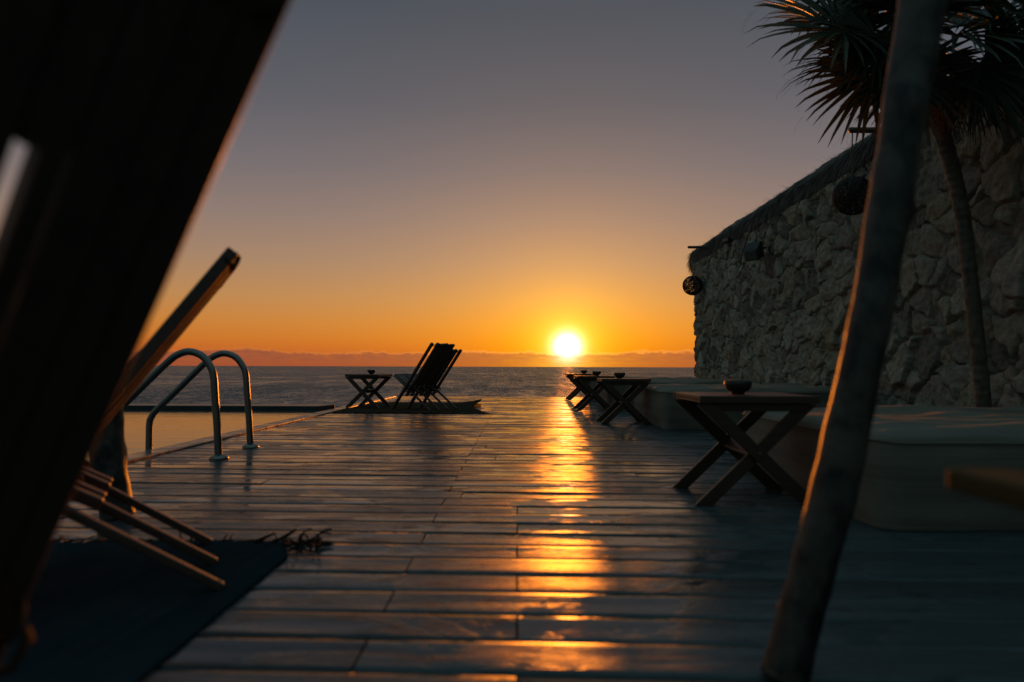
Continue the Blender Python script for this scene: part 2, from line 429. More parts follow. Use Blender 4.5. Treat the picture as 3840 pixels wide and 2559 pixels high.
s = MB(); boards = []
SK = -.030
PITCH = .1470; Y00 = 1.244
def deck_rows():
    k0 = -18
    for k in range(k0, 77): yield k, Y00 + k*PITCH
for k, y0 in deck_rows():
    if k % 2 == 0: js = [-.30]
    elif y0 < 2.75: js = [0.0, -1.62]
    elif 4.1 < y0 < 6.9 and k % 4 == 1: js = [-.63, 1.55]
    else: js = [random.choice([-1.65, -1.2, 1.5]), random.choice([2.4, 3.0])]
    js = [-2.192] + sorted(j for j in js) + [3.32]
    extra = random.uniform(1.6, 2.2)
    out = [js[0]]
    for j in js[1:]:
        if j-out[-1] > 3.0: out.append(out[-1]+extra if out[-1] > -.5 else j-extra)
        out.append(j)
    out = sorted(out)
    for a, bb in zip(out[:-1], out[1:]):
        if bb-a < .15: continue
        a2, b2 = a+.0025, bb-.0025
        nx = max(2, int((b2-a2)/.16)); xs = np.linspace(a2, b2, nx)
        W = PITCH-.0058
        prof = [(0, -.030), (0, -.004), (.0035, -.0004), (.02, 0), (W*.35, -.0006), (W*.65, -.0006), (W-.02, 0), (W-.0035, -.0004), (W, -.004), (W, -.030)]
        cup = random.gauss(0, .0013); tilt = random.gauss(0, .0062); lift = random.gauss(0, .0005)
        ph = random.uniform(0, 100); P = np.zeros((nx, len(prof), 3))
        for i, x in enumerate(xs):
            wv = noise.noise(Vector((x*.9+ph, k*3.1, 0)))*.0022; tw = noise.noise(Vector((x*.7+ph, 7, k)))*.007
            for j, (py, pz) in enumerate(prof):
                u = (py/W-.5)*2
                P[i, j] = (x, y0+py+.0029+SK*x, pz+lift+wv+(tilt+tw)*(py-W/2)+cup*(u*u-.4))
        n0 = len(s.v); s.grid(P)
        np_ = len(prof)
        s.add(P[0].tolist(), [tuple(range(np_))]); s.add(P[-1].tolist(), [tuple(range(np_))[::-1]])
        boards += [random.random()]*(nx*np_+2*np_)
deck = s.build('deck', M['deck'], smooth=True, fixn=True)
at = deck.data.attributes.new('board', 'FLOAT', 'POINT'); at.data.foreach_set('value', np.array(boards, dtype=np.float32))
tag(deck, kind='structure')

# pool: basin, water, coping, far ledge
s = MB()
s.box((-9.6, -3, -2), (-9.3, 8.4, .03)); s.box((-9.6, -3, -2.2), (-2.35, 8.75, -2.0)); s.box((-2.35, -3, -2.2), (-2.285, 12.4, -.01))
tag(s.build('pool_basin', M['tile']), kind='structure')
s = MB(); s.add([(-9.3, -3, .006), (-2.345, -3, .006), (-2.345, 8.42, .006), (-9.3, 8.42, .006)], [(0, 1, 2, 3)])
tag(s.build('pool_water', M['pool']), kind='structure')
s = MB(); s.add([(-12, 8.42, -4), (-2.46, 8.42, -4), (-2.353, 8.80, -4), (-12, 8.80, -4), (-12, 8.42, .058), (-2.46, 8.42, .058), (-2.353, 8.80, .058), (-12, 8.80, .058)], [(3, 2, 1, 0), (4, 5, 6, 7), (0, 1, 5, 4), (1, 2, 6, 5), (2, 3, 7, 6), (3, 0, 4, 7)])
tag(s.build('pool_edge_wall', M['tile'], bevel=.01), 'low dark infinity-edge wall along the far side of the pool', 'wall')
s = MB()
for i in range(26):
    y = -3+i*.6
    if y > 12.3: break
    s.box((-2.352, y+.0015, -.05+random.uniform(-.0008, .0008)), (-2.205, min(y+.5985, 12.42), .013+random.uniform(-.0008, .0008)))
tag(s.build('pool_coping', M['coping'], bevel=.006), kind='structure')

# ---------------------------------------------------------------- stone wall and thatched roof (one building)
WX, WT, WY0, WY1 = 3.27, 2.47, -1.0, 12.72
bld = empty('thatched_building', (WX, WY1, 0), 0, 'long building of rough limestone rubble under a shaggy palm-thatch roof', 'building')
CS = np.array([.27, .25, .25])      # mean stone size
SEED = {}
def cell_feature(P):
    """F1, F2, id for jittered 3-D cells (numpy)"""
    Q = P/CS; base = np.floor(Q).astype(int)
    f1 = np.full(len(P), 9.); f2 = np.full(len(P), 9.); cid = np.zeros(len(P)); c1 = np.zeros_like(P)
    for dx in (-1, 0, 1):
        for dy in (-1, 0, 1):
            for dz in (-1, 0, 1):
                c = base+np.array([dx, dy, dz])
                hsh = (c[:, 0]*73856093) ^ (c[:, 1]*19349663) ^ (c[:, 2]*83492791)
                def rr(k):
                    x = (hsh*(2*k+1)+k*7919) & 0xffffffff
                    x = ((x >> 15) ^ x)*0x2c1b3c6d & 0xffffffff; x = ((x >> 12) ^ x)*0x297a2d39 & 0xffffffff; x = (x >> 15) ^ x
                    return (x & 0xffff)/65535.
                sx = c+np.stack([rr(1), rr(2), rr(3)], 1)*.95
                wgt = (rr(4)-.5)*.28
                d = np.sqrt(((Q-sx)**2).sum(1))-wgt
                new = d < f1
                f2 = np.where(new, f1, np.minimum(f2, d)); cid = np.where(new, rr(5), cid)
                c1 = np.where(new[:, None], sx, c1); f1 = np.where(new, d, f1)
    return f1, f2, cid, (Q-c1)
def vnoise(P, sc, seed=0):
    Q = P*sc+seed*17.3; b0 = np.floor(Q).astype(int); f = Q-b0; f = f*f*(3-2*f); out = 0
    for i in (0, 1):
        for j in (0, 1):
            for k in (0, 1):
                c = b0+np.array([i, j, k]); h_ = (c[:, 0]*374761393+c[:, 1]*668265263+c[:, 2]*2147483647+seed*144665) & 0xffffffff
                h_ = ((h_ >> 13) ^ h_)*1274126177 & 0xffffffff; v = ((h_ >> 16) & 0xffff)/65535.
                wt = (f[:, 0] if i else 1-f[:, 0])*(f[:, 1] if j else 1-f[:, 1])*(f[:, 2] if k else 1-f[:, 2])
                out = out+v*wt
    return out-.5
def stone_disp(P):
    warp = np.stack([vnoise(P, 5, 1), vnoise(P, 5, 2), vnoise(P, 5, 3)], 1)*.07+np.stack([vnoise(P, 14, 4), vnoise(P, 14, 5), vnoise(P, 14, 6)], 1)*.045
    f1, f2, cid, rel = cell_feature(P+warp)
    e = f2-f1
    t = np.clip((e-.012)/.060, 0, 1); t = t*t*(3-2*t)
    d = -.046*(1-t)-.006*np.clip(1-e/.4, 0, 1)*t
    d = d+(cid-.5)*.028*t
    tiltv = np.sin(cid*61)*rel[:, 1]+np.cos(cid*47)*rel[:, 2]
    d = d+tiltv*.042*t
    d = d+np.abs(vnoise(P, 8, 12))*.03*t+(vnoise(P, 11, 7)*.018+vnoise(P, 24, 8)*.020+vnoise(P, 52, 9)*.013)*(.4+.6*t)
    return d, cid
s = MB(); cols = []
def wall_sheet(ys, zs, fn):
    G = np.zeros((len(ys), len(zs), 3)); N = np.zeros_like(G)
    for i, u in enumerate(ys):
        p, n = fn(u)
        G[i, :, 0] = p[0]; G[i, :, 1] = p[1]; G[i, :, 2] = zs; N[i, :] = n
    Pf = G.reshape(-1, 3); d, cid = stone_disp(Pf)
    s.grid((Pf+N.reshape(-1, 3)*d[:, None]).reshape(G.shape)); cols.extend(cid.tolist())
def wrap(u):
    L = WY1-WY0; r = .05
    if u < L-r: return (WX, WY0+u, 0), (-1, 0, 0)
    a = (u-(L-r))/(r*math.pi/2)
    if a < 1: return (WX+r-r*math.cos(a*math.pi/2), WY1-r+r*math.sin(a*math.pi/2), 0), (-math.cos(a*math.pi/2), math.sin(a*math.pi/2), 0)
    return (WX+r+(u-(L-r)-r*math.pi/2), WY1, 0), (0, 1, 0)
LL = WY1-WY0
us = np.concatenate([np.arange(0, 4.4, .05), np.arange(4.4, 9, .0125), np.arange(9, LL+.55, .018)])
zs = np.linspace(-.1, WT, 210)
wall_sheet(us, zs, wrap)
# top course: sheet lying along the crown of the wall
ys = np.arange(WY0, WY1, .022); xs = np.linspace(WX, WX+.5, 20)
G = np.zeros((len(ys), len(xs), 3)); G[:, :, 0] = xs[None]; G[:, :, 1] = ys[:, None]; G[:, :, 2] = WT-.01
Pf = G.reshape(-1, 3); d, cid = stone_disp(Pf); Pn = Pf.copy(); Pn[:, 2] += d
edge = (Pf[:, 0]-WX) < .001
d0, _ = stone_disp(Pf[edge]+np.array([0, 0, .01])); Pn[edge, 0] -= d0*1.0
s.grid(Pn.reshape(G.shape)); cols.extend(cid.tolist())
wall = s.build('wall', M['stone'], bld, smooth=True, fixn=True)
at = wall.data.attributes.new('stone', 'FLOAT', 'POINT'); at.data.foreach_set('value', np.array(cols, dtype=np.float32))
# thin caps and courses of stones would be part of the wall; body behind it
s = MB(); s.box((WX+.12, WY0, -.1), (7.6, WY1-.12, WT-.12)); s.build('core', M['ground'], bld)

# roof
RY1 = 13.15; EZ = 2.57; RX = 5.6; RZ = 4.12
def roof_pt(y, t):
    """t 0..1 from the eave's lower lip round the lip and up the slope to the ridge"""
    hip = max(0, (y-(RY1-1.5))/1.5)                       # far end is hipped
    rz = RZ-hip*(RZ-2.78)*1.0; rx = RX-hip*(RX-4.2)
    prof = [(3.60, EZ-.02), (3.38, EZ-.06), (3.33, EZ+.03), (3.37, EZ+.16), (3.48, EZ+.25)]
    n = len(prof)-1; q = t*6
    if q < n:
        i = int(q); f = q-i; a, c_ = prof[i], prof[i+1]; x, z = a[0]+(c_[0]-a[0])*f, a[1]+(c_[1]-a[1])*f
    else:
        f = (q-n)/(6-n); x = prof[-1][0]+(rx-prof[-1][0])*f; z = prof[-1][1]+(rz-prof[-1][1])*f
    return x, z
s = MB()
ys = np.arange(WY0, RY1+.01, .06); ts = np.linspace(0, 1, 31)
G = np.zeros((len(ys), len(ts), 3))
for i, y in enumerate(ys):
    for j, t in enumerate(ts):
        x, z = roof_pt(y, t); v = noise.noise(Vector((x*2.0, y*2.0, z*2.0)))*.09+noise.noise(Vector((x*9, y*9, z*9)))*.02
        G[i, j] = (x-v*.5, y, z+v)
s.grid(G)
# end closure and rear slope
e0 = len(s.v); s.add([tuple(G[-1, j]) for j in range(len(ts))]+[(8.2, RY1-.05, EZ)], [tuple(range(len(ts)+1))])
G2 = np.zeros((len(ys), 2, 3)); G2[:, 0] = G[:, -1]; G2[:, 1, 0] = 8.2; G2[:, 1, 1] = ys; G2[:, 1, 2] = EZ; s.grid(G2)
# shaggy strands
def blade(p, d, wd, L, w_, droop=.25):
    p, d, wd = Vector(p), Vector(d).normalized(), Vector(wd).normalized(); vs = []; fs = []
    for i in range(4):
        f = i/3; c_ = p+d*L*f+Vector((0, 0, -1))*droop*L*f*f; hw = w_*.5*(1-f*.85)
        vs += [c_-wd*hw, c_+wd*hw]
        if i: fs.append((2*i-2, 2*i-1, 2*i+1, 2*i))
    s.add(vs, fs)
for i in range(30000):
    y = WY0+5+(RY1-WY0-5)*random.random()**.9
    t = random.choice([random.uniform(.34, .75), random.uniform(.4, .7)]) if i % 5 else random.uniform(.6, 1)
    x, z = roof_pt(y, t); x2, z2 = roof_pt(y, max(0, t-.05))
    slope = Vector((x2-x, 0, z2-z)).normalized()
    outn = Vector((slope.z, 0, -slope.x));
    if outn.z < 0 and t > .6: outn = -outn
    if outn.x > 0 and t <= .6: outn = -outn
    d_ = slope*1.0+Vector((random.gauss(0, .12), random.gauss(0, .32), random.gauss(0, .12)))+outn*random.uniform(.02, .22)
    blade(Vector((x, y, z))+outn*random.uniform(-.01, .03), d_, (random.gauss(0, .3), 1, random.gauss(0, .3)), random.uniform(.10, .22), random.uniform(.006, .016))
for i in range(2600):      # end fringe beyond the wall's corner
    t = random.random()**1.3; x, z = roof_pt(RY1, t*.9)
    blade((x+random.uniform(-.02, .1), RY1-random.uniform(0, .3), z+random.uniform(-.04, .02)), (random.gauss(-.28, .25), random.gauss(.3, .3), -1.0), (1, random.gauss(0, .5), 0), random.uniform(.06, .20), random.uniform(.004, .009), .2)
for i in range(500):       # stray straws along the crest
    y = random.uniform(5, RY1); x, z = roof_pt(y, random.uniform(.55, .72))
    blade((x, y, z), (random.gauss(-.5, .5), random.gauss(0, .8), random.uniform(0, .5)), (0, 1, 0), random.uniform(.08, .22), .006)
s.build('roof', M['thatch'], bld, fixn=False)
s = MB(); s.tube([(3.00, 12.02, 2.67), (3.75, 12.0, 2.672)], [.024, .028], 10); s.build('beam', M['table'], bld, smooth=True)
s = MB(); s.tube([(3.03, 6.2, 2.725), (3.75, 6.22, 2.73)], [.026, .030], 10); s.build('beam', M['table'], bld, smooth=True)
for o in kids(bld): o.matrix_parent_inverse = Matrix.Translation((-WX, -WY1, 0))

# ---------------------------------------------------------------- wicker lanterns
def lantern():
    root = empty('hanging_lantern', (0, 0, 0), 0, 'dark woven globe lantern hanging from the near roof beam, half behind the leaning pole', 'lantern', 'woven globe lanterns hanging by the stone wall')
    s = MB(); r = .172
    for i in range(95):
        q = Vector((random.gauss(0, 1), random.gauss(0, 1), random.gauss(0, 1))).normalized()
        u = q.orthogonal().normalized(); v = q.cross(u); off = random.uniform(-.75, .75); rr = math.sqrt(1-off*off)
        k = 3+random.random()*3; a0 = random.uniform(0, 6)
        pts = [(q*(off+.05*math.sin(k*a+a0))+(u*math.cos(a)+v*math.sin(a))*rr).normalized()*(r+random.uniform(-.003, .003)) for a in np.linspace(0, 2*math.pi, 36, endpoint=False)]
        s.tube(pts, .0026, 4, closed=True)
    s.build('shade', M['wicker'], root, smooth=True)
    s = MB(); pts = [(.004*math.sin(i*.9), .004*math.cos(i*.7), .168+i*.0465) for i in range(10)]
    s.tube(pts, .0055, 6); s.tube([(0, 0, .160), (.01, .008, .175), (-.008, .004, .185), (.0, -.008, .195)], .010, 6)
    s.build('rope', M['rope'], root, smooth=True)
    s = MB(); s.lathe([(.02, .08), (.032, .10), (.028, .16), (.01, .168)], 14); s.build('lamp_holder', M['black'], root, smooth=True)
    return root
la = lantern(); la.location = (3.055, 6.2, 2.118)
lb = copy_tree(la); lb.location = (3.075, 12.0, 1.99)
lb['label'] = 'dark woven globe lantern at the far corner of the stone wall, against the orange sky'
for c in kids(lb):
    if c.name.startswith('rope'): c.scale.z = 1.06

# wall speaker and floodlight
sp = empty('wall_speaker', (3.10, 8.85, 2.05), 0, 'dark angular outdoor speaker mounted high on the stone wall', 'speaker')
s = MB(); s.add([(-.13, -.10, -.10), (-.13, .10, -.10), (-.13, .10, .05), (-.13, -.10, .05), (.06, -.07, -.07), (.06, .07, -.07), (.06, .07, .13), (.06, -.07, .13), (-.03, -.10, .135), (-.03, .10, .135)],
               [(0, 1, 2, 3), (4, 7, 6, 5), (0, 4, 5, 1), (0, 3, 8, 7, 4), (1, 5, 6, 9, 2), (3, 2, 9, 8), (8, 9, 6, 7)])
s.build('cabinet', M['black'], sp, bevel=.012, seg=3)
s = MB(); s.box((-.152, -.092, -.092), (-.133, .092, .042)); s.build('grille', M['grille'], sp, bevel=.012, seg=3)
s = MB(); s.stick((.06, 0, .03), (.2, 0, .03), (0, 1, 0), .05, .03); s.stick((.13, 0, -.03), (.13, 0, .09), (0, 1, 0), .03, .02); s.build('bracket', M['black'], sp, bevel=.003)
s = MB(); s.tube([(.02, 0, .12), (.05, 0, .18), (.06, .01, .30), (.07, 0, .46)], .006, 6); s.build('cable', M['black'], sp, smooth=True)
sp.rotation_euler = (0, R(-14), R(38))
fl = empty('floodlight', (3.27, 10.5, 2.50), R(20), 'small dark floodlight on top of the wall under the thatch edge', 'floodlight')
s = MB(); s.box((-.09, -.08, -.02), (.03, .08, .035)); s.build('housing', M['black'], fl, bevel=.008)
s = MB(); s.box((-.094, -.07, -.012), (-.0905, .07, .028)); s.build('lens', M['lens'], fl)
s = MB(); s.stick((.0, 0, -.02), (.02, 0, -.08), (0, 1, 0), .08, .012); s.build('bracket', M['black'], fl)

# ---------------------------------------------------------------- daybeds
def daybed(x0, y0, x1, y1, h, seed, label):
    root = empty('daybed', ((x0+x1)/2, (y0+y1)/2, 0), 0, label, 'daybed', 'low fabric daybeds lined up along the stone wall')
    W_, D_ = x1-x0, y1-y0; r = .072; s = MB()
    nx, ny, nz = 70, 50, 14
    def rb(p):
        p = Vector(p); hx, hy, hz = W_/2, D_/2, h/2
        cx = max(-hx+r, min(hx-r, p.x)); cy = max(-hy+r, min(hy-r, p.y)); rz_ = .038
        cz = min(hz-rz_, p.z); dx, dy, dz = (p.x-cx)/r, (p.y-cy)/r, (p.z-cz)/rz_
        L_ = math.sqrt(dx*dx+dy*dy+dz*dz)
        if L_ > 1e-6: q = Vector((cx+dx/L_*r, cy+dy/L_*r, cz+dz/L_*rz_)); n_ = Vector((dx, dy, dz))/L_
        else: q = p; n_ = Vector((0, 0, 1))
        z01 = (q.z+hz)/h
        wv = noise.noise(Vector((q.x*2.1+seed, q.y*2.6, seed)))*.028+noise.noise(Vector((q.x*6+seed, q.y*8, 3)))*.009
        if n_.z > .3: q.z += wv
        side = 1-abs(n_.z)
        wr = noise.noise(Vector((q.x*1.3+seed, q.y*1.3, q.z*10+q.x*2.2)))*.013+noise.noise(Vector((q.x*4, q.y*4+seed, q.z*22)))*.005
        bul = math.sin(max(0, min(1, z01))*math.pi)*.009
        fl_ = (1-z01)**3*.012*math.sin(q.x*9+q.y*7+seed)
        q += Vector((n_.x, n_.y, 0))*(wr+bul+fl_)*(1 if side > .2 else 0)
        return (q.x, q.y, q.z+hz+.002)
    def spaced(n, half, rr_):
        a = np.linspace(-half, -half+rr_, 7)[:-1]; m_ = np.linspace(-half+rr_, half-rr_, n); e = np.linspace(half-rr_, half, 7)[1:]
        return np.concatenate([a, m_, e])
    X, Y, Z = spaced(nx, W_/2, r), spaced(ny, D_/2, r), spaced(nz, h/2, .038)
    def face(A, B, fn):
        P = np.zeros((len(A), len(B), 3))
        for i, a in enumerate(A):
            for j, b_ in enumerate(B): P[i, j] = rb(fn(a, b_))
        s.grid(P)
    face(X, Y, lambda a, b_: (a, b_, h/2)); face(X, Z, lambda a, b_: (a, -D_/2, b_)); face(X, Z, lambda a, b_: (a, D_/2, b_))
    face(Y, Z, lambda a, b_: (-W_/2, a, b_)); face(Y, Z, lambda a, b_: (W_/2, a, b_))
    s.add([(-W_/2+r, -D_/2+r, .003), (W_/2-r, -D_/2+r, .003), (W_/2-r, D_/2-r, .003), (-W_/2+r, D_/2-r, .003)], [(0, 1, 2, 3)])
    o = s.build('fitted_cover', M['linen'], root, smooth=True, fixn=True)
    o.modifiers.new('weld', 'WELD').merge_threshold = .0005
    # seam piping round the top edge
    s = MB(); pts = []
    for (cx, cy, a0) in ((W_/2-r, -D_/2+r, -90), (W_/2-r, D_/2-r, 0), (-W_/2+r, D_/2-r, 90), (-W_/2+r, -D_/2+r, 180)):
        for k in range(6):
            a = R(a0+k*18); pts.append((cx+math.cos(a)*(r+.010), cy+math.sin(a)*(r+.010), h-.036+.003*math.sin(k)))
    s.tube(pts, .0035, 6, closed=True); s.build('piping', M['linen'], root, smooth=True)
    return root
daybed(1.235, 2.34, 3.12, 3.80, .335, 1.3, 'nearest pale linen daybed, beside the crossed-leg table closest to the leaning pole')
daybed(1.285, 6.03, 3.12, 7.55, .365, 4.1, 'second pale linen daybed, behind the nearest table, with a rounded front corner')
daybed(1.165, 8.67, 3.12, 10.15, .375, 7.7, 'third pale linen daybed, between the two overlapping far tables and the wall')
daybed(1.20, 11.0, 3.12, 12.4, .365, 9.2, 'farthest pale linen daybed, at the sea end of the wall')

# ---------------------------------------------------------------- folding tables with bowls
TG = 'folding wooden tables with crossed legs'
def make_table():
    t = empty('folding_table', (0, 0, 0), 0, '-', 'table', TG)
    H = .437; W_ = .47; D_ = .46
    s = MB(); n = 6; sw = W_/n
    for i in range(n): s.box((-W_/2+i*sw+.003, -D_/2+.022, H-.019), (-W_/2+(i+1)*sw-.003, D_/2-.022, H-.001+.0006*(i % 2)))
    s.box((-W_/2, -D_/2, H-.030), (W_/2, -D_/2+.020, H)); s.box((-W_/2, D_/2-.020, H-.030), (W_/2, D_/2, H))
    s.box((-W_/2+.002, -D_/2+.022, H-.028), (-W_/2+.016, D_/2-.022, H-.0205)); s.box((W_/2-.016, -D_/2+.022, H-.028), (W_/2-.002, D_/2-.022, H-.0205))
    s.build('tabletop', M['table'], t, bevel=.003)
    for y in (-D_/2+.034, D_/2-.034):
        s = MB(); s.box((-W_/2+.035, y-.009, H-.062), (W_/2-.035, y+.009, H-.031)); s.build('apron', M['table'], t, bevel=.003)
    zt, zb = H-.034, .0
    for y, sg in ((-.198, 1), (.198, -1)):
        s = MB(); s.stick((-.205, y-.0125, zt), (.205, y-.0125, zb+.008), (0, 0, 1), .050, .022); trim(s, zt, zb); s.build('leg', M['table'], t, bevel=.003)
        s = MB(); s.stick((.205, y+.0125, zt), (-.205, y+.0125, zb+.008), (0, 0, 1), .050, .022); trim(s, zt, zb); s.build('leg', M['table'], t, bevel=.003)
    s = MB(); s.stick((0, -.183, .212), (0, .183, .212), (.7, 0, .7), .055, .016)
    s.build('stretcher', M['table'], t, bevel=.003)
    for x, y in ((0, -.224), (0, .224)):
        s = MB(); s.tube([(x, y-.002, .212), (x, y+.002, .212)], .006, 8); s.build('pivot_bolt', M['steel'], t)
    return t
def trim(s, zt, zb):
    """cut the leg's ends level with the floor and the top by moving each end vertex along the leg"""
    v = [Vector(q) for q in s.v]
    for a, b_ in ((0, 4), (1, 5), (2, 6), (3, 7)):
        p, q = v[a], v[b_]; d = q-p
        v[a] = p+d*((zt-p.z)/d.z); v[b_] = p+d*((zb+.001-p.z)/d.z)
    s.v = [tuple(q) for q in v]
proto = make_table()
tabs = [(.952, 2.930, 0, 'nearest crossed-leg wooden table, standing in front of the nearest daybed'),
        (1.040, 6.775, 0, 'second crossed-leg table from the camera, at the corner of the second daybed'),
        (.965, 8.760, 2, 'third crossed-leg table, overlapping behind the second one'),
        (1.045, 11.42, 1, 'farthest crossed-leg table of the right row, its foot in the sun path on the deck'),
        (-1.985, 9.10, -12, 'crossed-leg table on the brown rug beside the lone slatted chair')]
bowl_off = [(-.03, -.06), (-.035, -.02), (.045, .0), (.06, .0), (.03, .02)]
s = MB()
s.lathe([(.026, 0), (.027, .007), (.030, .010), (.043, .016), (.052, .028), (.0555, .042), (.055, .056), (.051, .0565), (.050, .042), (.044, .024), (.028, .015), (.004, .014)], 40)
bowl0 = s.build('bowl', M['bowl'], smooth=True)
bl = ['small black bowl on the nearest crossed-leg table', 'small black bowl on the second table from the camera', 'small black bowl on the third table, between two other bowls',
      'smallest-looking black bowl, on the farthest table of the right row', 'small black bowl on the table beside the lone slatted chair']
for i, (x, y, a, lab) in enumerate(tabs):
    o = proto if i == 0 else copy_tree(proto)
    o.location = (x, y, .001 if i < 4 else .009); o.rotation_euler = (0, 0, R(a)); o['label'] = lab
    c = bowl0 if i == 0 else bowl0.copy()
    if i: COL.objects.link(c)
    c.location = (x+bowl_off[i][0], y+bowl_off[i][1], (.001 if i < 4 else .009)+.4375); tag(c, bl[i], 'bowl', 'small black bowls on the tables')

# ---------------------------------------------------------------- slatted rope-strung chairs
CG = 'folding slatted stick chairs strung with rope'
def make_chair(label, long_seat, long_back, low, skip=(), thin=(1, 13), lean=(-.405, .838), spread=0):
    t = empty('slatted_chair', (0, 0, 0), 0, label, 'chair', CG)
    NB_, NS = 8, 7; pitch = .0395; y0 = -pitch*7
    hz = .27; bt = Vector((lean[0], 0, lean[1]-hz)).normalized(); bl_ = math.hypot(lean[0], lean[1]-hz)
    sl = Vector((.30, 0, .17)).normalized()
    def yy(i): return y0+i*pitch
    slats = [(i, 0) for i in range(15)]+[(i, 1) for i in range(1, 14, 2) if i not in skip]+[(i, 2) for i in range(2, 13, 2)]
    for i, fill in slats:
        y = yy(i)+(spread if i == 14 else -spread if i == 0 else 0); s = MB(); curve = .030*((i-7)/7)**2
        if fill == 1:
            k = i//2; lo = (k in low and k+1 in low); L_ = bl_-(.085 if lo else 0)-random.uniform(0, .012)
            c0 = Vector((curve*.6, y-(.007 if i in thin and i == 3 else 0), hz)); s.stick(c0+bt*.050, c0+bt*L_, (0, 1, 0), .018 if i in thin else .037, .026)
            if i in (3,) and i in thin: s.stick(c0+bt*L_*.73+Vector((0, .007, 0)), c0+bt*(L_-.004)+Vector((0, .007, 0)), (0, 1, 0), .037, .0255)
        elif fill == 2:
            L_ = .34-random.uniform(0, .012); c0 = Vector((0, y, hz)); s.stick(c0+sl*.045, c0+sl*L_, (0, 1, 0), .036, .026)
        elif i % 2 == 0:
            k = i//2; L_ = bl_-(.085 if k in low else random.uniform(-.006, .006))
            p = Vector((curve*.6, y, hz))+bt*L_
            q = Vector((curve*.6, y, hz))-bt*((hz/bt.z)-.006 if k in long_back else .13)
            if k in long_back: q = Vector((.0+curve*.6-bt.x*(hz/bt.z), y, .002))
            s.stick(q, p, (0, 1, 0), .037, .030)
        else:
            k = i//2; L_ = .345-(.04 if k in (0, 6) else 0)+random.uniform(-.005, .005)
            p = Vector((0, y, hz-curve*.3))+sl*L_
            if k in long_seat: q = Vector((-sl.x*((hz)/sl.z), y, .002))*.80+Vector((0, y*.2, 0)); q = Vector((-.368, y, .002))
            else: q = Vector((0, y, hz))-sl*.12
            if k in long_seat: q = Vector((-.368, y, .002)); p = Vector((0, y, hz))+sl*L_
            s.stick(q, p, (0, 1, 0), .026 if k in long_seat else .034, .022 if k in long_seat else .028)
        s.build('back_slat' if (i % 2 == 0) != (fill > 0) else 'seat_slat', M['chair'], t, bevel=.005, seg=3)
    # ropes coiled through the slats
    def coil(name, a, c, y_a, y_b, rad, amp, turns):
        s = MB(); pts = []; m_ = turns*8
        for i in range(m_+1):
            f = i/m_; an = i*math.pi/4+random.gauss(0, .1)
            ctr = a+(c-a)*f; pts.append((ctr.x+amp*math.cos(an), y_a+(y_b-y_a)*f, ctr.z+amp*math.sin(an)))
        s.tube(pts, rad, 5); s.build(name, M['darkrope'], t, smooth=True)
    h0 = Vector((0, 0, hz))
    coil('hinge_rope', h0, h0, yy(-.6), yy(14.6), .0055, .022, 15)
    coil('hinge_rope', h0+Vector((.03, 0, -.03)), h0+Vector((.03, 0, -.03)), yy(-.5), yy(14.5), .005, .018, 13)
    coil('hinge_rope', h0+Vector((-.03, 0, -.025)), h0+Vector((-.03, 0, -.025)), yy(-.5), yy(14.5), .005, .018, 12)
    runs = []; cur = [0]
    for k in range(1, NB_):
        if (k in low) == (cur[-1] in low): cur.append(k)
        else: runs.append(cur); cur = [k]
    runs.append(cur)
    for run in runs:
        L_ = bl_-(.085 if run[0] in low else 0)-.028; c = h0+bt*L_+Vector((.006, 0, 0))
        coil('top_rope', c, c, yy(2*run[0]-.55), yy(2*run[-1]+.55), .0042, .0165, max(2, 2*len(run)))
    c = h0+sl*.315
    coil('front_rope', c, c, yy(.6), yy(13.4), .0045, .017, 12)
    return t
# +x of the chair is its front, +y its left side
ca = make_chair('slatted chair seen edge-on behind the blurred one, three rear legs on the navy rug', (0, 3, 6), (0, 4, 7), (), (), (1, 13), (-.395, .822))
ca.location = (-1.152, 1.715, .010); ca.rotation_euler = (0, 0, R(207.5))
cb = make_chair('huge out-of-focus slatted chair back looming closest to the camera at the left edge', (0, 3, 6), (0, 4, 7), (7,), (13,), (3,), (-.417, .858))
cb.location = (-.681, .490, .010); cb.rotation_euler = (0, 0, R(150.5))
cc = make_chair('lone slatted chair in the distance, facing away on the brown rug by the sea', (0, 2, 4, 6), (1, 4, 7), (0, 1, 2), (1, 13), (3, 7, 11), (-.46, .82), .014)
cc.location = (-1.21, 8.72, .010); cc.rotation_euler = (0, 0, R(143))

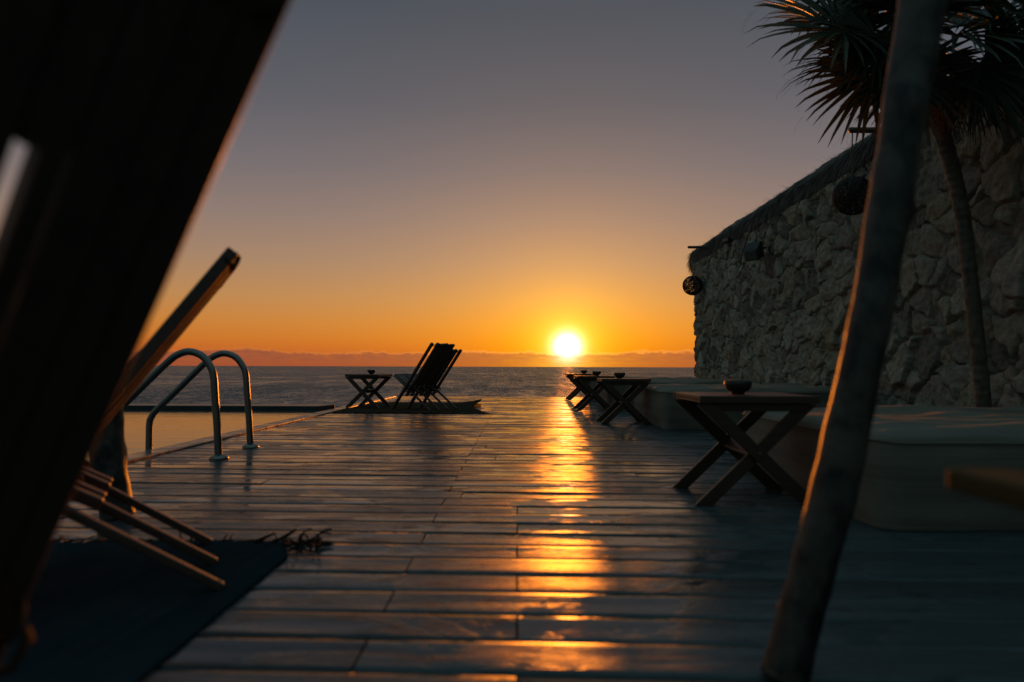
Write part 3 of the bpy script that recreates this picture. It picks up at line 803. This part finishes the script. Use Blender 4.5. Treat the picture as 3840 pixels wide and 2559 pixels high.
# ---------------------------------------------------------------- rugs
def rug(x0, x1, y0, y1, label, mt, right_edge, name_fr, seed, near_fr=True, far_fr=True, tl=.07, rot=0, zf=None, ntas=90):
    cx, cy = (x0+x1)/2, (y0+y1)/2
    root = empty('rug', (cx, cy, 0), rot, label, 'rug')
    s = MB(); NX, NY = 90, 70; top = np.zeros((NX, NY, 3))
    for i, u in enumerate(np.linspace(0, 1, NX)):
        for j, v in enumerate(np.linspace(0, 1, NY)):
            x = x0+(x1-x0)*u+right_edge(v)*u**6; y = y0+(y1-y0)*v+.010*math.sin(u*7+seed)
            z = .008+.0008*noise.noise(Vector((x*5, y*5, seed)))+(zf(u, v) if zf else 0)
            top[i, j] = (x-cx, y-cy, z)
    s.grid(top); bot = top.copy(); bot[:, :, 2] -= .006; s.grid(bot[::-1])
    for a, b_ in ((top[0], bot[0]), (bot[-1], top[-1])): s.grid(np.stack([a, b_]))
    for a, b_ in ((top[:, -1], bot[:, -1]), (bot[:, 0], top[:, 0])): s.grid(np.stack([a, b_]))
    s.build('weave', mt, root, smooth=True)
    for on, vv, sg in ((near_fr, 0, -1), (far_fr, -1, 1)):
        if not on: continue
        s = MB()
        for k in range(ntas):
            i = min(NX-1, int(k/ntas*NX)); p = Vector(top[i, vv]); p.x += random.uniform(-.01, .01)
            L_ = tl*random.uniform(.5, 1.2); d = Vector((random.gauss(.15, .5), sg, random.uniform(-.05, .35))).normalized(); pts = [p]
            for q in range(4):
                d = (d+Vector((random.gauss(0, .35), random.gauss(0, .25), random.gauss(-.12, .20)))).normalized()
                nx_ = pts[-1]+d*L_/4; nx_.z = max(.006, nx_.z); pts.append(nx_)
            s.tube(pts, [.0028, .0032, .003, .0026, .0018], 5)
        s.build('fringe', M['fringe'], root, smooth=True)
    return root, top
r1, top1 = rug(-2.15, -.655, .25, 2.11, 'dark navy woven rug with a tasselled end under the two nearest chairs', M['rug'],
         lambda v: -.02*(v-.4)**2-(.05*max(0, v-.93)/.07), 'fringe', 2.0, near_fr=False, tl=.055, ntas=110)
s = MB()        # tangled clump of tassels at the corner
for k in range(30):
    p = Vector((.765+random.uniform(-.07, .035), .90+random.uniform(-.03, .05), .01)); a = random.uniform(0, 6); pts = [p]
    d = Vector((random.gauss(.3, .5), random.gauss(.2, .5), random.uniform(.1, .8))).normalized()
    for q in range(6):
        d = (d+Vector((random.gauss(.12, .35), random.gauss(-.05, .35), random.gauss(-.24, .22)))).normalized(); nx_ = pts[-1]+d*.012; nx_.z = max(.006, nx_.z); pts.append(nx_)
    s.tube(pts, .0030, 5)
s.tube([(.60, .925, .012), (.63, .94, .024), (.655, .945, .034)], [.005, .005, .003], 6); s.tube([(.66, .925, .012), (.695, .94, .030), (.72, .945, .046)], [.005, .006, .004], 6)
s.build('tassel_clump', M['fringe'], r1, smooth=True)
rug(-2.17, -.42, 8.02, 10.35, 'worn brown rug under the lone chair and its table, its right end curling up', M['rug2'],
    lambda v: -.12*math.exp(-((v-.42)/.16)**2)+.10*math.exp(-(v/.08)**2)-.13*v, 'fringe', 5.0, tl=.055, ntas=130,
    zf=lambda u, v: .075*max(0, (u-.72)/.28)**1.5*math.exp(-((v-.80)/.30)**2)+.02*max(0, math.sin(v*9+u*3))*u*v)

# ---------------------------------------------------------------- pool ladder
lad = empty('pool_ladder', (-1.79, 4.3, 0), 0, 'stainless pool ladder with two hooped handrails at the edge of the water', 'ladder')
def smooth_path(pts, n=6):
    out = []; P = [Vector(p) for p in pts]
    for i in range(len(P)-1):
        p0, p1, p2, p3 = P[max(i-1, 0)], P[i], P[i+1], P[min(i+2, len(P)-1)]
        for k in range(n):
            t = k/n; out.append(.5*((2*p1)+(p2-p0)*t+(2*p0-5*p1+4*p2-p3)*t*t+(-p0+3*p1-3*p2+p3)*t**3))
    out.append(P[-1]); return out
rail = [(-1.785, -.02), (-1.80, .2), (-1.815, .36), (-1.828, .495), (-1.855, .560), (-1.903, .612), (-1.976, .634), (-2.045, .614), (-2.105, .568), (-2.20, .475), (-2.30, .375), (-2.425, .252), (-2.459, .205), (-2.472, .150), (-2.472, -.05), (-2.472, -1.0)]
for y, dx in ((4.04, .022), (4.60, -.010)):
    s = MB(); s.tube(smooth_path([(x+dx+1.79, y-4.3, z) for x, z in rail]), .0215, 18); s.build('handrail', M['steel'], lad, smooth=True)
    s = MB(); s.lathe([(.0225, .022), (.030, .020), (.050, .010), (.055, .001), (.055, -.004)], 32, (-1.785+dx+1.79, y-4.3, .006)); s.build('flange', M['steel'], lad, smooth=True)
for z in (-.25, -.55, -.85):
    s = MB(); s.box((-2.52+1.79, -.26, z-.015), (-2.44+1.79, .30, z+.015)); s.build('step', M['steel'], lad, bevel=.005)

# ---------------------------------------------------------------- poles
def pole(name, pts, rads, label, mt, cat='pole', seed=1, n=28):
    P = smooth_path(pts, 12); m_ = len(P); rr = np.interp(np.linspace(0, 1, m_), np.linspace(0, 1, len(rads)), rads)
    base = P[0].copy(); base.z = 0
    s = MB(); s.tube([p-base for p in P], list(rr), n)
    vs = []
    for v in s.v:
        q = Vector(v); f = -.03+noise.noise(q*5+Vector((seed, 0, 0)))*.14+noise.noise(q*18+Vector((0, seed, 0)))*.06+max(0, noise.noise(q*9+Vector((seed, 4, 0)))-.32)*.9
        c_ = min(P, key=lambda a: abs(a.z-(q+base).z))-base; d = q-c_; d.z = 0; vs.append(tuple(q+d*f))
    s.v = vs
    o = s.build(name, mt, smooth=True, loc=tuple(base)); return tag(o, label, cat)
pole('leaning_pole', [(.474, 1.24, 0), (.508, 1.24, .119), (.553, 1.24, .274), (.593, 1.24, .429), (.629, 1.24, .586), (.658, 1.24, .744), (.686, 1.24, .904), (.714, 1.24, 1.065), (.744, 1.24, 1.228), (.77, 1.25, 1.40), (.82, 1.27, 1.8), (.86, 1.29, 2.5)],
     [.042, .038, .0385, .038, .037, .0375, .0375, .038, .040, .041, .041, .040], 'tall crooked bark-covered pole leaning across the right foreground, its left edge lit by the sun', M['pole'], seed=3)
pole('leaning_pole', [(-1.44, 2.48, 0), (-1.475, 2.48, .15), (-1.50, 2.48, .36), (-1.54, 2.48, .7), (-1.58, 2.48, 1.2), (-1.66, 2.5, 2.3)],
     [.058, .058, .060, .058, .055, .05], 'thick weathered pole standing at the left between the slatted chairs and the pool', M['pole'], seed=9)

# ---------------------------------------------------------------- palm
palm = empty('palm_tree', (2.97, 4.35, 0), 0, 'fan palm with a thin leaning trunk and drooping leaves against the stone wall', 'palm tree')
PB = Vector((2.97, 4.35, 0))
def pt_(o):
    o.matrix_parent_inverse = Matrix.Translation(-PB); return o
P = smooth_path([(2.96, 4.35, -.05), (2.943, 4.35, .335), (2.911, 4.35, .734), (2.867, 4.35, 1.233), (2.821, 4.35, 1.624), (2.745, 4.35, 1.962), (2.68, 4.35, 2.188), (2.60, 4.33, 2.36), (2.52, 4.3, 2.55)], 40)
s = MB(); s.tube(P, [.047-.004*(1-i/len(P))+.0012*math.sin(i*1.15)+.003*noise.noise(Vector((i*.21, 0, 0)))-.0*i for i in range(len(P))], 20)
pt_(s.build('trunk', M['palmbark'], palm, smooth=True))
CR = Vector((2.52, 4.3, 2.58))
def fan_leaf(hub, axis, up, Rr, nseg=32, spread=255, droop=.3, fold=.25, dead=False, petiole=True, start=None):
    """costapalmate leaf: narrow folded segments fanning from a hub"""
    s = MB(); ax = Vector(axis).normalized(); up = Vector(up); up = (up-ax*up.dot(ax)).normalized(); sd_ = ax.cross(up)
    for k in range(nseg):
        a = R(-spread/2+spread*(k+.5)/nseg+random.gauss(0, 1.3)); L_ = Rr*(.72+.28*math.cos(a*.62))*random.uniform(.90, 1.06)
        d = ax*math.cos(a)+sd_*math.sin(a)+up*(fold*(abs(math.sin(a)))+random.gauss(0, .05)); d.normalize()
        side = d.cross(up).normalized(); nn = side.cross(d)
        base_w = 2*math.pi*Rr*.42*(spread/360)/nseg*1.25
        vs = []; fs = []; N_ = 8; dr = droop*random.uniform(.5, 1.5); tw = random.gauss(0, .25)
        for i in range(N_):
            f = i/(N_-1); rr_ = L_*(.03+.97*f)
            wv = base_w*min(1, .12+f*2.2)*(1-max(0, f-.40)/.60)**.75+.0015
            dz = dr*L_*max(0, f-.35)**2*.8+ (dr*.5*L_*max(0, f-.86)**2*12)
            c_ = hub+d*rr_+Vector((0, 0, -dz))
            sdv = (side*math.cos(tw*f)+nn*math.sin(tw*f))
            vs += [c_-sdv*wv/2+nn*wv*.22, c_, c_+sdv*wv/2+nn*wv*.22]
            if i: fs += [(3*i-3, 3*i-2, 3*i+1, 3*i), (3*i-2, 3*i-1, 3*i+2, 3*i+1)]
        s.add(vs, fs)
        if random.random() < .22:
            tip = hub+d*L_+Vector((0, 0, -dr*L_*.75)); pts = [tip]
            dd = (d+Vector((0, 0, -.9))).normalized()
            for q in range(5): dd = (dd+Vector((random.gauss(0, .2), random.gauss(0, .2), -.25))).normalized(); pts.append(pts[-1]+dd*.028)
            s.tube(pts, .0006, 3)
    st = start or CR
    if petiole:
        mid = (st+hub)/2+Vector((0, 0, .06)); s.tube(smooth_path([st, mid, hub+ax*.05], 5), .008, 6)
    pt_(s.build('leaf', M['deadleaf'] if dead else M['leaf'], palm, fixn=False))
def A3(x, y, z): return Vector((x, y, z))
leaves = [ # hub, axis, up(normal), radius, droop
 (A3(1.98, 4.10, 2.60), (-.95, -.15, -.12), (-.10, -.8, .6), .60, .30),
 (A3(2.16, 4.05, 2.53), (-.60, -.2, -.75), (-.3, -.85, .2), .46, .20),
 (A3(2.22, 4.25, 2.40), (-.35, 0, -.95), (-.3, -.9, 0), .50, .2),
 (A3(2.36, 4.10, 2.35), (-.05, -.1, -1), (-.2, -.95, .1), .52, .15),
 (A3(2.05, 4.4, 2.78), (-.85, .1, .35), (.1, -.7, .7), .55, .4),
 (A3(2.25, 4.15, 2.95), (-.45, -.1, .85), (-.5, -.7, .3), .55, .4),
 (A3(2.22, 4.2, 2.64), (-.80, 0, -.35), (-.3, -.85, .3), .42, .2),
 (A3(2.42, 4.15, 2.75), (-.3, 0, .9), (-.1, -1, .1), .50, .3),
 (A3(2.35, 4.65, 2.66), (-.6, .6, .05), (-.3, .1, .9), .50, .35),
 (A3(2.50, 3.85, 2.45), (.05, -.75, -.5), (0, -.5, .8), .58, .35),
 (A3(2.62, 3.95, 2.85), (.2, -.5, .8), (0, -.8, -.3), .58, .4),
 (A3(2.85, 4.05, 2.62), (.8, -.4, -.1), (0, -.6, .8), .60, .4),
 (A3(2.90, 4.20, 2.42), (.75, -.1, -.65), (.2, -.9, .2), .58, .3),
 (A3(2.76, 4.05, 2.36), (.45, -.2, -.9), (.1, -.95, 0), .52, .2),
 (A3(2.93, 4.45, 2.80), (.9, .1, .3), (0, -.6, .8), .62, .4),
 (A3(3.02, 4.05, 2.90), (.9, -.1, .4), (.1, -.9, .4), .60, .35),
 (A3(2.55, 4.75, 2.70), (.1, .9, .2), (0, 0, 1), .58, .5),
 (A3(2.75, 4.65, 2.5), (.5, .7, -.3), (0, 0, 1), .55, .5),
 (A3(2.50, 4.25, 3.05), (0, 0, 1), (0, -1, .2), .55, .3),
 (A3(2.30, 3.9, 2.62), (-.5, -.6, .1), (0, -.5, .9), .56, .4),
]
for i, (h_, a_, u_, r_, d_) in enumerate(leaves): fan_leaf(h_, a_, u_, r_, droop=d_)
for h_, a_ in (((2.47, 4.32, 2.36), (-.12, -.05, -1)), ((2.66, 4.22, 2.34), (.25, -.15, -1)), ((2.95, 4.40, 2.40), (.30, 0, -1))):
    fan_leaf(A3(*h_), a_, (-.2, -.9, .1), .40, nseg=26, spread=110, droop=.1, fold=.5, dead=True)

# ---------------------------------------------------------------- stool at the right edge
st = empty('wooden_stool', (.70, .53, 0), 0, 'blurred ochre wooden stool poking in from the right edge in front of the nearest daybed', 'stool')
s = MB(); s.box((-.235, -.22, .418), (.235, .222, .442)); s.build('seat', M['stool'], st, bevel=.005)
s = MB(); s.box((-.150, -.19, .345), (.19, .19, .4165)); s.build('apron', M['black'], st, bevel=.004)
for x in (-.13, .16):
    for y in (-.16, .16):
        s = MB(); s.stick((x, y, .344), (x*1.02+.03, y*1.02, .002), (0, 1, 0), .04, .04); s.build('leg', M['stool'], st, bevel=.004)
